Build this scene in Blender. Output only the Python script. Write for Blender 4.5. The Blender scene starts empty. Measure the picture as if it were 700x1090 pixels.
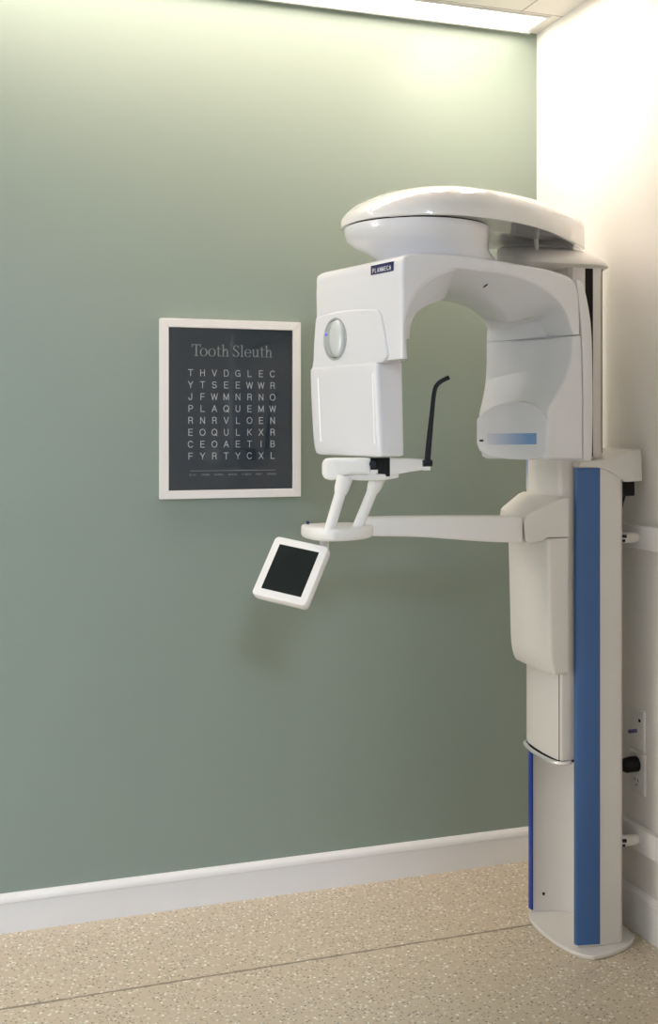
import bpy, bmesh, math
from mathutils import Vector
PI = math.pi
sc = bpy.context.scene
COL = sc.collection

# ------------------------------------------------------------------ camera, world, exposure, large lights
FPX = 1218.0                       # focal length in pixels of a 700 x 1090 frame
CAM = Vector((-1.867, -3.322, 1.41))
FW = Vector((0.3265, 0.9452, 0)).normalized()
RT = Vector((FW.y, -FW.x, 0))
HY = 455.0
cd = bpy.data.cameras.new('camera'); cam = bpy.data.objects.new('camera', cd); COL.objects.link(cam)
cam.location = CAM
cam.rotation_euler = (PI/2, 0, math.atan2(FW.y, FW.x) - PI/2)
cd.sensor_fit = 'VERTICAL'; cd.sensor_height = 36; cd.lens = FPX/1090*36
cd.shift_y = -(545-HY)/1090
cd.clip_start = 0.05
sc.camera = cam
w = bpy.data.worlds.new('world'); sc.world = w; w.use_nodes = True
w.node_tree.nodes['Background'].inputs[0].default_value = (0.55, 0.72, 1.0, 1)
w.node_tree.nodes['Background'].inputs[1].default_value = 1.5
vs = sc.view_settings
vs.view_transform = 'Standard'; vs.look = 'None'; vs.gamma = 1; vs.use_curve_mapping = False
vs.exposure = 0.0
STRIP_COL = (8.6, 7.6, 6.6)          # emitted radiance of the linear light above the green wall
SHORT_FILL_COL = (23.0, 18.5, 15.0)       # and of an unseen short light added in front of it as fill
CORNER_FILL_COL = (105.0, 90.0, 76.0)     # small square lamp added by the corner, out of view, to brighten the right wall
PANELS = [                           # ceiling panels: x, y, half width, half depth, emitted radiance, what sets each apart
    (-1.85, -4.70, .29, .59, (37.5, 47.0, 61.0), 'long lit ceiling panel nearest the rear window'),
    (-3.30, -3.90, .29, .29, (2.0, 2.2, 2.4), 'square lit ceiling panel added as weak fill at the left side of the room'),  # unseen panel, added as weak fill
]
WINDOW_FILL = [                         # area lamps added at the two unseen windows: location, rotation, size, energy rgb
    ((-1.0, -6.38, 1.6), (PI/2, 0, 0), (1.5, 1.4), (3.0, 6.0, 12.0)),
    ((-4.50, -.62, 1.35), (PI/2, 0, -PI/2), (.8, 1.2), (36.0, 32.5, 28.0)),  # warm lamp added at the left to brighten the column front
]
for loc_, rot_, size_, rgb_ in WINDOW_FILL:
    ld = bpy.data.lights.new('window_fill_light', 'AREA'); ld.shape = 'RECTANGLE'; ld.size, ld.size_y = size_
    ld.energy = max(rgb_)+1e-6; ld.color = tuple(c/ld.energy for c in rgb_)
    lo = bpy.data.objects.new('window_fill_light', ld); COL.objects.link(lo)
    lo.location = loc_; lo.rotation_euler = rot_

# ------------------------------------------------------------------ coordinates
def Q(px, py, d):                   # point seen at (px, py) at depth d
    return CAM + FW*d + RT*((px-350)/FPX*d) + Vector((0, 0, (HY-py)/FPX*d))
def onz(px, py, z):                 # point on the level z
    return Q(px, py, (CAM.z-z)*FPX/(py-HY))
def V(*a): return Vector(a)

# ------------------------------------------------------------------ materials
def mat(name, col, rough=0.5, metal=0.0, coat=0.0, emit=None, es=0.0, spec=0.5):
    m = bpy.data.materials.new(name); m.use_nodes = True
    b = m.node_tree.nodes['Principled BSDF']
    b.inputs['Base Color'].default_value = (*col, 1)
    b.inputs['Roughness'].default_value = rough
    b.inputs['Metallic'].default_value = metal
    b.inputs['Coat Weight'].default_value = coat
    b.inputs['Coat Roughness'].default_value = 0.06
    b.inputs['Specular IOR Level'].default_value = spec
    if emit:
        b.inputs['Emission Color'].default_value = (*emit, 1); b.inputs['Emission Strength'].default_value = es
    return m
def noise_on(m, scale, amt, bump=0.0, bscale=200.0):
    """slight procedural mottling of the colour and a fine bump"""
    nt = m.node_tree; b = nt.nodes['Principled BSDF']
    tc = nt.nodes.new('ShaderNodeTexCoord')
    n = nt.nodes.new('ShaderNodeTexNoise'); n.inputs['Scale'].default_value = scale; n.inputs['Detail'].default_value = 3
    nt.links.new(tc.outputs['Object'], n.inputs['Vector'])
    mx = nt.nodes.new('ShaderNodeMix'); mx.data_type = 'RGBA'
    c = b.inputs['Base Color'].default_value[:3]
    mx.inputs[6].default_value = (*[x*(1-amt) for x in c], 1); mx.inputs[7].default_value = (*[min(1, x*(1+amt)) for x in c], 1)
    nt.links.new(n.outputs['Fac'], mx.inputs[0]); nt.links.new(mx.outputs[2], b.inputs['Base Color'])
    if bump:
        n2 = nt.nodes.new('ShaderNodeTexNoise'); n2.inputs['Scale'].default_value = bscale
        nt.links.new(tc.outputs['Object'], n2.inputs['Vector'])
        bp = nt.nodes.new('ShaderNodeBump'); bp.inputs['Strength'].default_value = bump; bp.inputs['Distance'].default_value = 0.001
        nt.links.new(n2.outputs['Fac'], bp.inputs['Height']); nt.links.new(bp.outputs['Normal'], b.inputs['Normal'])
    return m
M = {}
M['green'] = noise_on(mat('sage_paint', (0.264, 0.322, 0.274), 0.45), 1.5, 0.03, 0.15, 160)
M['wall'] = noise_on(mat('warm_white_paint', (0.82, 0.79, 0.75), 0.6), 1.5, 0.02, 0.15, 160)
M['trim'] = noise_on(mat('white_trim_paint', (0.84, 0.83, 0.82), 0.4), 6, 0.03)
M['shell'] = noise_on(mat('glossy_white_shell', (0.76, 0.77, 0.81), 0.32, coat=0.6), 3, 0.01)
M['cover'] = noise_on(mat('polished_white_shell', (0.80, 0.80, 0.805), 0.2, coat=1.0), 3, 0.01)
M['ivory'] = noise_on(mat('satin_white_enamel', (0.755, 0.73, 0.70), 0.38, coat=0.15), 3, 0.015)
M['support'] = noise_on(mat('white_plastic', (0.84, 0.83, 0.81), 0.4, coat=0.2), 3, 0.01)
M['blue'] = noise_on(mat('blue_trim_plastic', (0.044, 0.125, 0.33), 0.4, coat=0.1), 3, 0.03)
M['blue_dark'] = mat('deep_blue_plastic', (0.01, 0.05, 0.33), 0.4)
M['black'] = noise_on(mat('black_plastic', (0.004, 0.004, 0.005), 0.5, spec=0.2), 5, 0.2)
M['rubber'] = noise_on(mat('black_blue_rubber', (0.010, 0.013, 0.021), 0.5, spec=0.3), 8, 0.2)
M['screen'] = mat('dark_display_glass', (0.004, 0.010, 0.011), 0.12, spec=0.35)
M['navy'] = mat('navy_badge', (0.008, 0.008, 0.09), 0.35)
M['silver'] = mat('silver_lip', (0.85, 0.85, 0.86), 0.25, metal=0.6)
M['frame'] = noise_on(mat('white_frame_lacquer', (0.82, 0.80, 0.78), 0.4), 8, 0.02)
M['print'] = noise_on(mat('slate_print', (0.020, 0.038, 0.058), 0.55), 4, 0.15)
M['ink'] = mat('pale_print_ink', (0.80, 0.82, 0.84), 0.6)
M['ink_dim'] = mat('grey_green_print_ink', (0.50, 0.55, 0.53), 0.6)
M['plate'] = mat('outlet_plate_plastic', (0.75, 0.74, 0.72), 0.35)
M['violet'] = mat('violet_jack', (0.09, 0.07, 0.2), 0.4)
M['knob'] = mat('grey_glass_knob', (0.62, 0.66, 0.67), 0.15, coat=1.0)
M['bezel'] = mat('grey_green_bezel', (0.42, 0.46, 0.45), 0.25, coat=0.5)
M['led'] = mat('blue_led', (0.05, 0.05, 0.6), 0.3, emit=(0.1, 0.1, 1), es=0.7)
M['diffuser'] = mat('lit_diffuser', (0.9, 0.9, 0.85), 0.5, emit=STRIP_COL, es=1.0)
M['lampframe'] = mat('lamp_housing_white', (0.7, 0.7, 0.68), 0.4)

def make_floor_mat():
    m = mat('speckled_vinyl', (0.4, 0.36, 0.3), 0.42); nt = m.node_tree; b = nt.nodes['Principled BSDF']
    tc = nt.nodes.new('ShaderNodeTexCoord')
    col = None
    n = nt.nodes.new('ShaderNodeTexNoise'); n.inputs['Scale'].default_value = 70; n.inputs['Detail'].default_value = 4
    nt.links.new(tc.outputs['Object'], n.inputs['Vector'])
    mx = nt.nodes.new('ShaderNodeMix'); mx.data_type = 'RGBA'
    mx.inputs[6].default_value = (0.575, 0.485, 0.36, 1); mx.inputs[7].default_value = (0.675, 0.58, 0.44, 1)
    nt.links.new(n.outputs['Fac'], mx.inputs[0]); col = mx.outputs[2]
    def flecks(col, scale, thr, pick_lo, pick_hi, c, off):
        mp = nt.nodes.new('ShaderNodeMapping'); mp.inputs['Location'].default_value = (off, off*1.7, 0)
        mp.inputs['Rotation'].default_value = (0, 0, off)
        nt.links.new(tc.outputs['Object'], mp.inputs['Vector'])
        # wobble so that chips are irregular
        nn = nt.nodes.new('ShaderNodeTexNoise'); nn.inputs['Scale'].default_value = scale*2.2
        nt.links.new(mp.outputs[0], nn.inputs['Vector'])
        sc_ = nt.nodes.new('ShaderNodeVectorMath'); sc_.operation = 'SCALE'; sc_.inputs['Scale'].default_value = 0.55/scale
        nt.links.new(nn.outputs['Color'], sc_.inputs[0])
        ad = nt.nodes.new('ShaderNodeVectorMath'); ad.operation = 'ADD'
        nt.links.new(mp.outputs[0], ad.inputs[0]); nt.links.new(sc_.outputs[0], ad.inputs[1])
        v = nt.nodes.new('ShaderNodeTexVoronoi'); v.inputs['Scale'].default_value = scale; v.voronoi_dimensions = '2D'
        nt.links.new(ad.outputs[0], v.inputs['Vector'])
        lt = nt.nodes.new('ShaderNodeMath'); lt.operation = 'LESS_THAN'; lt.inputs[1].default_value = thr
        nt.links.new(v.outputs['Distance'], lt.inputs[0])
        sp = nt.nodes.new('ShaderNodeSeparateColor'); nt.links.new(v.outputs['Color'], sp.inputs[0])
        g = nt.nodes.new('ShaderNodeMath'); g.operation = 'GREATER_THAN'; g.inputs[1].default_value = pick_lo
        l = nt.nodes.new('ShaderNodeMath'); l.operation = 'LESS_THAN'; l.inputs[1].default_value = pick_hi
        nt.links.new(sp.outputs[0], g.inputs[0]); nt.links.new(sp.outputs[0], l.inputs[0])
        m1 = nt.nodes.new('ShaderNodeMath'); m1.operation = 'MULTIPLY'; m2 = nt.nodes.new('ShaderNodeMath'); m2.operation = 'MULTIPLY'
        nt.links.new(g.outputs[0], m1.inputs[0]); nt.links.new(l.outputs[0], m1.inputs[1])
        nt.links.new(m1.outputs[0], m2.inputs[0]); nt.links.new(lt.outputs[0], m2.inputs[1])
        x = nt.nodes.new('ShaderNodeMix'); x.data_type = 'RGBA'; x.inputs[7].default_value = (*c, 1)
        nt.links.new(m2.outputs[0], x.inputs[0]); nt.links.new(col, x.inputs[6])
        return x.outputs[2]
    col = flecks(col, 75, 0.28, 0.0, 0.28, (0.78, 0.72, 0.60), 0.3)
    col = flecks(col, 85, 0.24, 0.0, 0.20, (0.26, 0.215, 0.16), 1.1)
    col = flecks(col, 52, 0.18, 0.0, 0.22, (0.93, 0.89, 0.80), 2.2)
    col = flecks(col, 120, 0.30, 0.0, 0.2, (0.40, 0.35, 0.27), 3.1)
    # welded seam of the sheet vinyl
    sp = nt.nodes.new('ShaderNodeSeparateXYZ'); nt.links.new(tc.outputs['Object'], sp.inputs[0])
    a = nt.nodes.new('ShaderNodeMath'); a.operation = 'ADD'; a.inputs[1].default_value = 0.442; nt.links.new(sp.outputs[1], a.inputs[0])
    nw = nt.nodes.new('ShaderNodeTexNoise'); nw.inputs['Scale'].default_value = 30
    nt.links.new(tc.outputs['Object'], nw.inputs['Vector'])
    ab = nt.nodes.new('ShaderNodeMath'); ab.operation = 'ABSOLUTE'; nt.links.new(a.outputs[0], ab.inputs[0])
    th = nt.nodes.new('ShaderNodeMath'); th.operation = 'MULTIPLY'; th.inputs[1].default_value = 0.0085
    nt.links.new(nw.outputs['Fac'], th.inputs[0])
    lt = nt.nodes.new('ShaderNodeMath'); lt.operation = 'LESS_THAN'; nt.links.new(ab.outputs[0], lt.inputs[0]); nt.links.new(th.outputs[0], lt.inputs[1])
    fx = nt.nodes.new('ShaderNodeMath'); fx.operation = 'MULTIPLY'; fx.inputs[1].default_value = 0.85; nt.links.new(lt.outputs[0], fx.inputs[0])
    x = nt.nodes.new('ShaderNodeMix'); x.data_type = 'RGBA'; x.inputs[7].default_value = (0.22, 0.18, 0.12, 1)
    nt.links.new(fx.outputs[0], x.inputs[0]); nt.links.new(col, x.inputs[6])
    nt.links.new(x.outputs[2], b.inputs['Base Color'])
    return m
M['floor'] = make_floor_mat()

def make_ceiling_mat():
    m = mat('ceiling_tile', (0.78, 0.76, 0.72), 0.8); nt = m.node_tree; b = nt.nodes['Principled BSDF']
    tc = nt.nodes.new('ShaderNodeTexCoord'); sp = nt.nodes.new('ShaderNodeSeparateXYZ'); nt.links.new(tc.outputs['Object'], sp.inputs[0])
    outs = []
    for i, off in ((0, 0.148), (1, 0.168)):
        a = nt.nodes.new('ShaderNodeMath'); a.operation = 'ADD'; a.inputs[1].default_value = off + 60
        nt.links.new(sp.outputs[i], a.inputs[0])
        mo = nt.nodes.new('ShaderNodeMath'); mo.operation = 'MODULO'; mo.inputs[1].default_value = 0.6; nt.links.new(a.outputs[0], mo.inputs[0])
        lt = nt.nodes.new('ShaderNodeMath'); lt.operation = 'LESS_THAN'; lt.inputs[1].default_value = 0.006; nt.links.new(mo.outputs[0], lt.inputs[0])
        outs.append(lt)
    mxm = nt.nodes.new('ShaderNodeMath'); mxm.operation = 'MAXIMUM'
    nt.links.new(outs[0].outputs[0], mxm.inputs[0]); nt.links.new(outs[1].outputs[0], mxm.inputs[1])
    x = nt.nodes.new('ShaderNodeMix'); x.data_type = 'RGBA'; x.inputs[6].default_value = (0.78, 0.76, 0.72, 1); x.inputs[7].default_value = (0.42, 0.40, 0.36, 1)
    nt.links.new(mxm.outputs[0], x.inputs[0]); nt.links.new(x.outputs[2], b.inputs['Base Color'])
    return m
M['ceiling'] = make_ceiling_mat()

def make_glass(name, tint=(1, 1, 1), blend=0.04):
    m = bpy.data.materials.new(name); m.use_nodes = True; nt = m.node_tree
    for n in list(nt.nodes): nt.nodes.remove(n)
    o = nt.nodes.new('ShaderNodeOutputMaterial'); mix = nt.nodes.new('ShaderNodeMixShader')
    t = nt.nodes.new('ShaderNodeBsdfTransparent'); t.inputs[0].default_value = (*tint, 1)
    g = nt.nodes.new('ShaderNodeBsdfGlossy'); g.inputs['Roughness'].default_value = 0.03
    f = nt.nodes.new('ShaderNodeFresnel'); f.inputs[0].default_value = 1.45
    nt.links.new(f.outputs[0], mix.inputs[0]); nt.links.new(t.outputs[0], mix.inputs[1]); nt.links.new(g.outputs[0], mix.inputs[2])
    nt.links.new(mix.outputs[0], o.inputs[0])
    return m
M['glass'] = make_glass('picture_glass')

def make_gradient(name, ax=0):
    """printed label that fades from white on the left to mid blue on the right"""
    m = mat(name, (0.2, 0.4, 0.8), 0.35, coat=0.3); nt = m.node_tree; b = nt.nodes['Principled BSDF']
    tc = nt.nodes.new('ShaderNodeTexCoord'); sp = nt.nodes.new('ShaderNodeSeparateXYZ'); nt.links.new(tc.outputs['Generated'], sp.inputs[0])
    r = nt.nodes.new('ShaderNodeValToRGB')
    r.color_ramp.elements[0].position = 0.0; r.color_ramp.elements[0].color = (0.66, 0.68, 0.74, 1)
    r.color_ramp.elements[1].position = 0.8; r.color_ramp.elements[1].color = (0.20, 0.36, 0.66, 1)
    nt.links.new(sp.outputs[ax], r.inputs[0]); nt.links.new(r.outputs[0], b.inputs['Base Color'])
    return m
M['label'] = make_gradient('fading_blue_label')
M['inlay'] = make_gradient('fading_blue_inlay', 2)

# ------------------------------------------------------------------ mesh helpers
def link_bm(name, bm, m, parent=None, smooth=35, bevel=0.0, seg=3):
    bmesh.ops.recalc_face_normals(bm, faces=bm.faces[:])
    me = bpy.data.meshes.new(name); bm.to_mesh(me); bm.free()
    o = bpy.data.objects.new(name, me); COL.objects.link(o)
    me.materials.append(M[m] if isinstance(m, str) else m)
    if bevel:
        md = o.modifiers.new('bevel', 'BEVEL'); md.width = bevel; md.segments = seg; md.limit_method = 'ANGLE'; md.angle_limit = math.radians(35)
        md.harden_normals = True
    if smooth:
        for p in me.polygons: p.use_smooth = True
        me.set_sharp_from_angle(angle=math.radians(smooth))
    if parent is not None:
        o.parent = parent; o.matrix_parent_inverse = parent.matrix_world.inverted() if parent.type != 'EMPTY' else parent.matrix_basis.inverted()
    return o
def box_bm(x0, x1, y0, y1, z0, z1, bm=None):
    bm = bm or bmesh.new()
    v = [bm.verts.new((x, y, z)) for z in (z0, z1) for y in (y0, y1) for x in (x0, x1)]
    for f in ((0, 1, 3, 2), (4, 5, 7, 6), (0, 1, 5, 4), (2, 3, 7, 6), (0, 2, 6, 4), (1, 3, 7, 5)): bm.faces.new([v[i] for i in f])
    return bm
def prism_bm(pts, z0, z1, bm=None):
    bm = bm or bmesh.new()
    a = [bm.verts.new((p[0], p[1], z0)) for p in pts]; b = [bm.verts.new((p[0], p[1], z1)) for p in pts]
    n = len(pts)
    for i in range(n): bm.faces.new((a[i], a[(i+1) % n], b[(i+1) % n], b[i]))
    bm.faces.new(a); bm.faces.new(b)
    return bm
def extrude_pts(pts, off, bm=None):
    """closed outline of 3D points, extruded by vector off"""
    bm = bm or bmesh.new(); off = Vector(off)
    a = [bm.verts.new(p) for p in pts]; b = [bm.verts.new(Vector(p)+off) for p in pts]; n = len(pts)
    for i in range(n): bm.faces.new((a[i], a[(i+1) % n], b[(i+1) % n], b[i]))
    bm.faces.new(a); bm.faces.new(b)
    return bm
def cr(p0, p1, p2, p3, t):
    return 0.5*((2*p1)+(-p0+p2)*t+(2*p0-5*p1+4*p2-p3)*t*t+(-p0+3*p1-3*p2+p3)*t*t*t)
def catmull(pts, sub, closed=False):
    pts = [Vector(p) for p in pts]; n = len(pts); out = []
    rng = n if closed else n-1
    for i in range(rng):
        if closed: g = [pts[(i+k-1) % n] for k in range(4)]
        else: g = [pts[max(0, i-1)], pts[i], pts[i+1], pts[min(n-1, i+2)]]
        for s in range(sub): out.append(cr(*g, s/sub))
    if not closed: out.append(pts[-1])
    return out
def ring_round(c, rad, n=4):
    """corner list (3D) with radii -> rounded ring"""
    out = []; k = len(c)
    for i in range(k):
        p, a, b = c[i], c[i-1], c[(i+1) % k]
        da, db = a-p, b-p
        ra = min(rad[i], da.length*0.48); rb = min(rad[i], db.length*0.48)
        pa = p+da.normalized()*ra; pb = p+db.normalized()*rb
        for s in range(n+1):
            t = s/n; out.append(pa*(1-t)**2+p*2*t*(1-t)+pb*t*t)
    return out
def loft_bm(rings, cap=(True, True), soft=(0.0, 0.0), bm=None):
    bm = bm or bmesh.new(); R = [[Vector(p) for p in r] for r in rings]
    def soften(r0, r1, r):
        c0 = sum(r0, Vector())/len(r0); c1 = sum(r1, Vector())/len(r1); d = (c0-c1).normalized()
        out = []
        for a in (0.35, 0.7, 0.95, 1.0):
            th = a*PI/2; ins = r*(1-math.cos(th)); fw = r*math.sin(th)
            out.append([p+(c0-p).normalized()*min(ins, (c0-p).length*0.9)+d*(fw-r) for p in r0])
        return [[p-d*r for p in r0]] + out
    if soft[1]: e = soften(R[-1], R[-2], soft[1]); R = R[:-1]+e
    if soft[0]: e = soften(R[0], R[1], soft[0]); R = e[::-1]+R[1:]
    vr = [[bm.verts.new(p) for p in r] for r in R]; n = len(vr[0])
    for a, b in zip(vr, vr[1:]):
        for i in range(n): bm.faces.new((a[i], a[(i+1) % n], b[(i+1) % n], b[i]))
    if cap[0]: bm.faces.new(vr[0])
    if cap[1]: bm.faces.new(vr[-1])
    return bm
def stations(st, rad, sub=5, n=4, soft=(0, 0), bm=None):
    """st: list of sections (lists of K corners); smooth interpolation between sections"""
    K = len(st[0]); cols = [catmull([s[k] for s in st], sub) for k in range(K)]
    return loft_bm([ring_round([cols[k][i] for k in range(K)], rad, n) for i in range(len(cols[0]))], soft=soft, bm=bm)
def tube_bm(path, rad, seg=16, bm=None, cap=True, flat=1.0):
    bm = bm or bmesh.new(); path = [Vector(p) for p in path]
    if not hasattr(rad, '__len__'): rad = [rad]*len(path)
    rings = []
    up = Vector((0, 0, 1))
    t0 = (path[1]-path[0]).normalized()
    if abs(t0.dot(up)) > 0.9: up = Vector((1, 0, 0))
    for i, p in enumerate(path):
        t = (path[min(i+1, len(path)-1)]-path[max(i-1, 0)]).normalized()
        a = t.cross(up).normalized(); b = a.cross(t).normalized(); up = b
        rings.append([p+a*math.cos(2*PI*k/seg)*rad[i]+b*math.sin(2*PI*k/seg)*rad[i]*flat for k in range(seg)])
    return loft_bm(rings, bm=bm)
def circle(c, r, z, n=48, rx=None):
    return [Vector((c[0]+math.cos(2*PI*i/n)*(rx or r), c[1]+math.sin(2*PI*i/n)*r, z)) for i in range(n)]
def thing(name, label, cat, loc, group=None):
    o = bpy.data.objects.new(name, None); COL.objects.link(o); o.location = loc; o.empty_display_size = 0.05
    o['label'] = label; o['category'] = cat
    if group: o['group'] = group
    return o
def tag(o, label, cat, group=None):
    o['label'] = label; o['category'] = cat
    if group: o['group'] = group
    return o
def struct(o): o['kind'] = 'structure'; return o

# ------------------------------------------------------------------ room
X0, X1, Y0, Y1, H = -4.6, 0.0, -6.5, 0.0, 2.70
struct(link_bm('floor', box_bm(X0-.1, X1+.1, Y0-.1, Y1+.1, -0.1, 0), 'floor', smooth=0))
struct(link_bm('ceiling', box_bm(X0-.1, X1+.1, Y0-.1, Y1+.1, H, H+0.1), 'ceiling', smooth=0))
struct(link_bm('wall_back', box_bm(X0-.1, X1+.1, Y1, Y1+.1, 0, H), 'green', smooth=0))
struct(link_bm('wall_right', box_bm(X1, X1+.1, Y0-.1, Y1, 0, H), 'wall', smooth=0))
struct(link_bm('added_shade_wall', box_bm(-1.22, 0, -2.74, -2.62, 0, H), 'wall', smooth=0))  # unseen wall added to keep rear light off the right side
WX0, WX1, WZ0, WZ1 = -1.8, -0.2, 0.85, 2.35
bm = box_bm(X0, WX0, Y0-.1, Y0, 0, H); box_bm(WX1, X1, Y0-.1, Y0, 0, H, bm); box_bm(WX0, WX1, Y0-.1, Y0, 0, WZ0, bm); box_bm(WX0, WX1, Y0-.1, Y0, WZ1, H, bm)
struct(link_bm('wall_front', bm, 'wall', smooth=0))
bm = bmesh.new()
for a, b in ((WX0, WX0+.05), (WX1-.05, WX1), ((WX0+WX1)/2-.02, (WX0+WX1)/2+.02)): box_bm(a, b, Y0-.07, Y0-.03, WZ0, WZ1, bm)
box_bm(WX0, WX1, Y0-.07, Y0-.03, WZ0, WZ0+.05, bm); box_bm(WX0, WX1, Y0-.07, Y0-.03, WZ1-.05, WZ1, bm)
win = struct(link_bm('window_1', bm, 'trim', smooth=0))
link_bm('window_pane', box_bm(WX0+.04, WX1-.04, Y0-.052, Y0-.048, WZ0+.04, WZ1-.04), 'glass', win, smooth=0)

VY0, VY1 = -1.5, -.15
WZ0 = .60
bm = box_bm(X0-.1, X0, Y0-.1, VY0, 0, H); box_bm(X0-.1, X0, VY1, Y1, 0, H, bm); box_bm(X0-.1, X0, VY0, VY1, 0, WZ0, bm); box_bm(X0-.1, X0, VY0, VY1, WZ1, H, bm)
struct(link_bm('wall_left', bm, 'wall', smooth=0))
bm = bmesh.new()
for a, b in ((VY0, VY0+.05), (VY1-.05, VY1), ((VY0+VY1)/2-.02, (VY0+VY1)/2+.02)): box_bm(X0-.07, X0-.03, a, b, WZ0, WZ1, bm)
box_bm(X0-.07, X0-.03, VY0, VY1, WZ0, WZ0+.05, bm); box_bm(X0-.07, X0-.03, VY0, VY1, WZ1-.05, WZ1, bm)
win2 = struct(link_bm('added_window_2', bm, 'trim', smooth=0))  # left window added out of view to carry the warm side light
link_bm('window_pane', box_bm(X0-.052, X0-.048, VY0+.04, VY1-.04, WZ0+.04, WZ1-.04), 'glass', win2, smooth=0)

def skirting(name, a, b, nrm, prof):
    """profile (out, z) swept from a to b against a wall with inward normal nrm"""
    a, b, nrm = Vector(a), Vector(b), Vector(nrm)
    bm = loft_bm([[p+nrm*o+Vector((0, 0, z)) for o, z in prof] for p in (a, b)])
    return struct(link_bm(name, bm, 'trim', smooth=30))
prof = [(0, 0), (.014, 0), (.014, .082), (.0185, .085), (.0185, .094), (.015, .101), (.006, .107), (0, .107)]
skirting('baseboard_back', (X0, 0, 0), (X1, 0, 0), (0, -1, 0), prof)
prof2 = [(0, 0), (.014, 0), (.014, .100), (.0165, .103), (.0165, .112), (.006, .122), (0, .122)]
skirting('baseboard_right', (0, Y0, 0), (0, -.0186, 0), (-1, 0, 0), prof2)
# two mounting boards fixed along the right wall
for nm, z0, z1 in (('trim_1', 1.073, 1.138), ('trim_2', 0.234, 0.301)):
    struct(link_bm(nm, box_bm(-.022, 0, -1.35, -.10, z0, z1), 'trim', bevel=0.002))

# ------------------------------------------------------------------ ceiling lights
SL0, SL1 = -3.9, -0.050
strip = thing('linear_ceiling_light', 'long bright linear light recessed in the ceiling along the top of the green wall', 'ceiling light', (-2, -.085, H))
bm = box_bm(SL0-.012, SL1+.012, -.030, -.018, H-.012, H); box_bm(SL0-.012, SL1+.012, -.158, -.148, H-.006, H, bm)
box_bm(SL0-.012, SL0, -.148, -.030, H-.006, H, bm); box_bm(SL1, SL1+.012, -.148, -.030, H-.006, H, bm)
link_bm('light_frame', bm, 'lampframe', strip, smooth=0)
link_bm('light_diffuser', box_bm(SL0, SL1, -.148, -.030, H-.003, H-.0005), 'diffuser', strip, smooth=0)
sl = thing('linear_ceiling_light', 'short linear fill light added in the ceiling in front of the wall light, out of view', 'ceiling light', (-1.0, -.325, H))  # unseen fill light, added to brighten the walls and the machine
bm = box_bm(-1.82, -.40, -.38, -.37, H-.006, H); box_bm(-1.82, -.40, -.28, -.27, H-.006, H, bm); box_bm(-1.82, -1.80, -.37, -.28, H-.006, H, bm); box_bm(-.42, -.40, -.37, -.28, H-.006, H, bm)
link_bm('light_frame', bm, 'lampframe', sl, smooth=0)
link_bm('light_diffuser', box_bm(-1.80, -.42, -.37, -.28, H-.003, H-.0005), mat('short_fill_diffuser', (0.9, 0.9, 0.85), 0.5, emit=SHORT_FILL_COL, es=1.0), sl, smooth=0)
dl = thing('added_downlight', 'small square fill lamp added in the ceiling by the corner, out of view, to brighten the white wall', 'ceiling light', (-.24, -.345, H))
bm = bmesh.new()
for a in ((-.32, -.30, -.425, -.265), (-.18, -.16, -.425, -.265), (-.30, -.18, -.425, -.405), (-.30, -.18, -.285, -.265)): box_bm(*a, H-.006, H, bm)
link_bm('added_downlight_frame', bm, 'lampframe', dl, smooth=0)
link_bm('added_downlight_diffuser', box_bm(-.30, -.18, -.405, -.285, H-.003, H-.0005), mat('lit_corner_fill', (0.9, 0.9, 0.85), 0.5, emit=CORNER_FILL_COL, es=1.0), dl, smooth=0)
for x, y, hx, hy, e_, lab in PANELS:
    p = thing('ceiling_panel_light', lab, 'ceiling light', (x, y, H))
    bm = bmesh.new(); gx, gy = hx+.02, hy+.02
    for a in ((x-gx, x-hx, y-gy, y+gy), (x+hx, x+gx, y-gy, y+gy), (x-hx, x+hx, y-gy, y-hy), (x-hx, x+hx, y+hy, y+gy)): box_bm(a[0], a[1], a[2], a[3], H-.01, H, bm)
    link_bm('panel_frame', bm, 'lampframe', p, smooth=0)
    link_bm('panel_diffuser', box_bm(x-hx, x+hx, y-hy, y+hy, H-.006, H-.001), mat('lit_ceiling_panel', (0.9, 0.9, 0.85), 0.5, emit=e_, es=1.0), p, smooth=0)

# ------------------------------------------------------------------ framed poster
PX0, PX1, PZ0, PZ1 = -1.245, -0.8175, 1.201, 1.7275
fp = thing('framed_poster', 'white framed dark slate word search poster hung on the green wall', 'poster', ((PX0+PX1)/2, 0, PZ0))
B = 0.0245; YF = -.024
bm = bmesh.new()
def frame_bar(o0, o1, i1, i0):     # mitred bar from outer edge to inner edge
    pts = [Vector((o0[0], YF, o0[1])), Vector((o1[0], YF, o1[1])), Vector((i1[0], YF, i1[1])), Vector((i0[0], YF, i0[1]))]
    extrude_pts(pts, (0, -YF-.001, 0), bm)
o = [(PX0, PZ0), (PX1, PZ0), (PX1, PZ1), (PX0, PZ1)]
i_ = [(PX0+B, PZ0+B), (PX1-B, PZ0+B), (PX1-B, PZ1-B), (PX0+B, PZ1-B)]
for k in range(4): frame_bar(o[k], o[(k+1) % 4], i_[(k+1) % 4], i_[k])
link_bm('frame', bm, 'frame', fp, bevel=0.0012, seg=2)
pr = link_bm('poster_print', box_bm(PX0+B-.002, PX1-B+.002, -.0125, -.008, PZ0+B-.002, PZ1-B+.002), 'print', fp, smooth=0)
link_bm('glass_pane', box_bm(PX0+B-.002, PX1-B+.002, -.0185, -.0165, PZ0+B-.002, PZ1-B+.002), 'glass', fp, smooth=0)
YP = -.0126
def pu(px): # x on the green wall plane seen at column px
    a = FW + RT*((px-350)/FPX); return CAM.x + a.x*(-CAM.y)/a.y
rows = ['THVDGLEC', 'YTSEEWWR', 'JFWMNRNO', 'PLAQUEMW', 'RNRVLOEN', 'EOQULKXR', 'CEOAETIB', 'FYRTYCXL']
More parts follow.
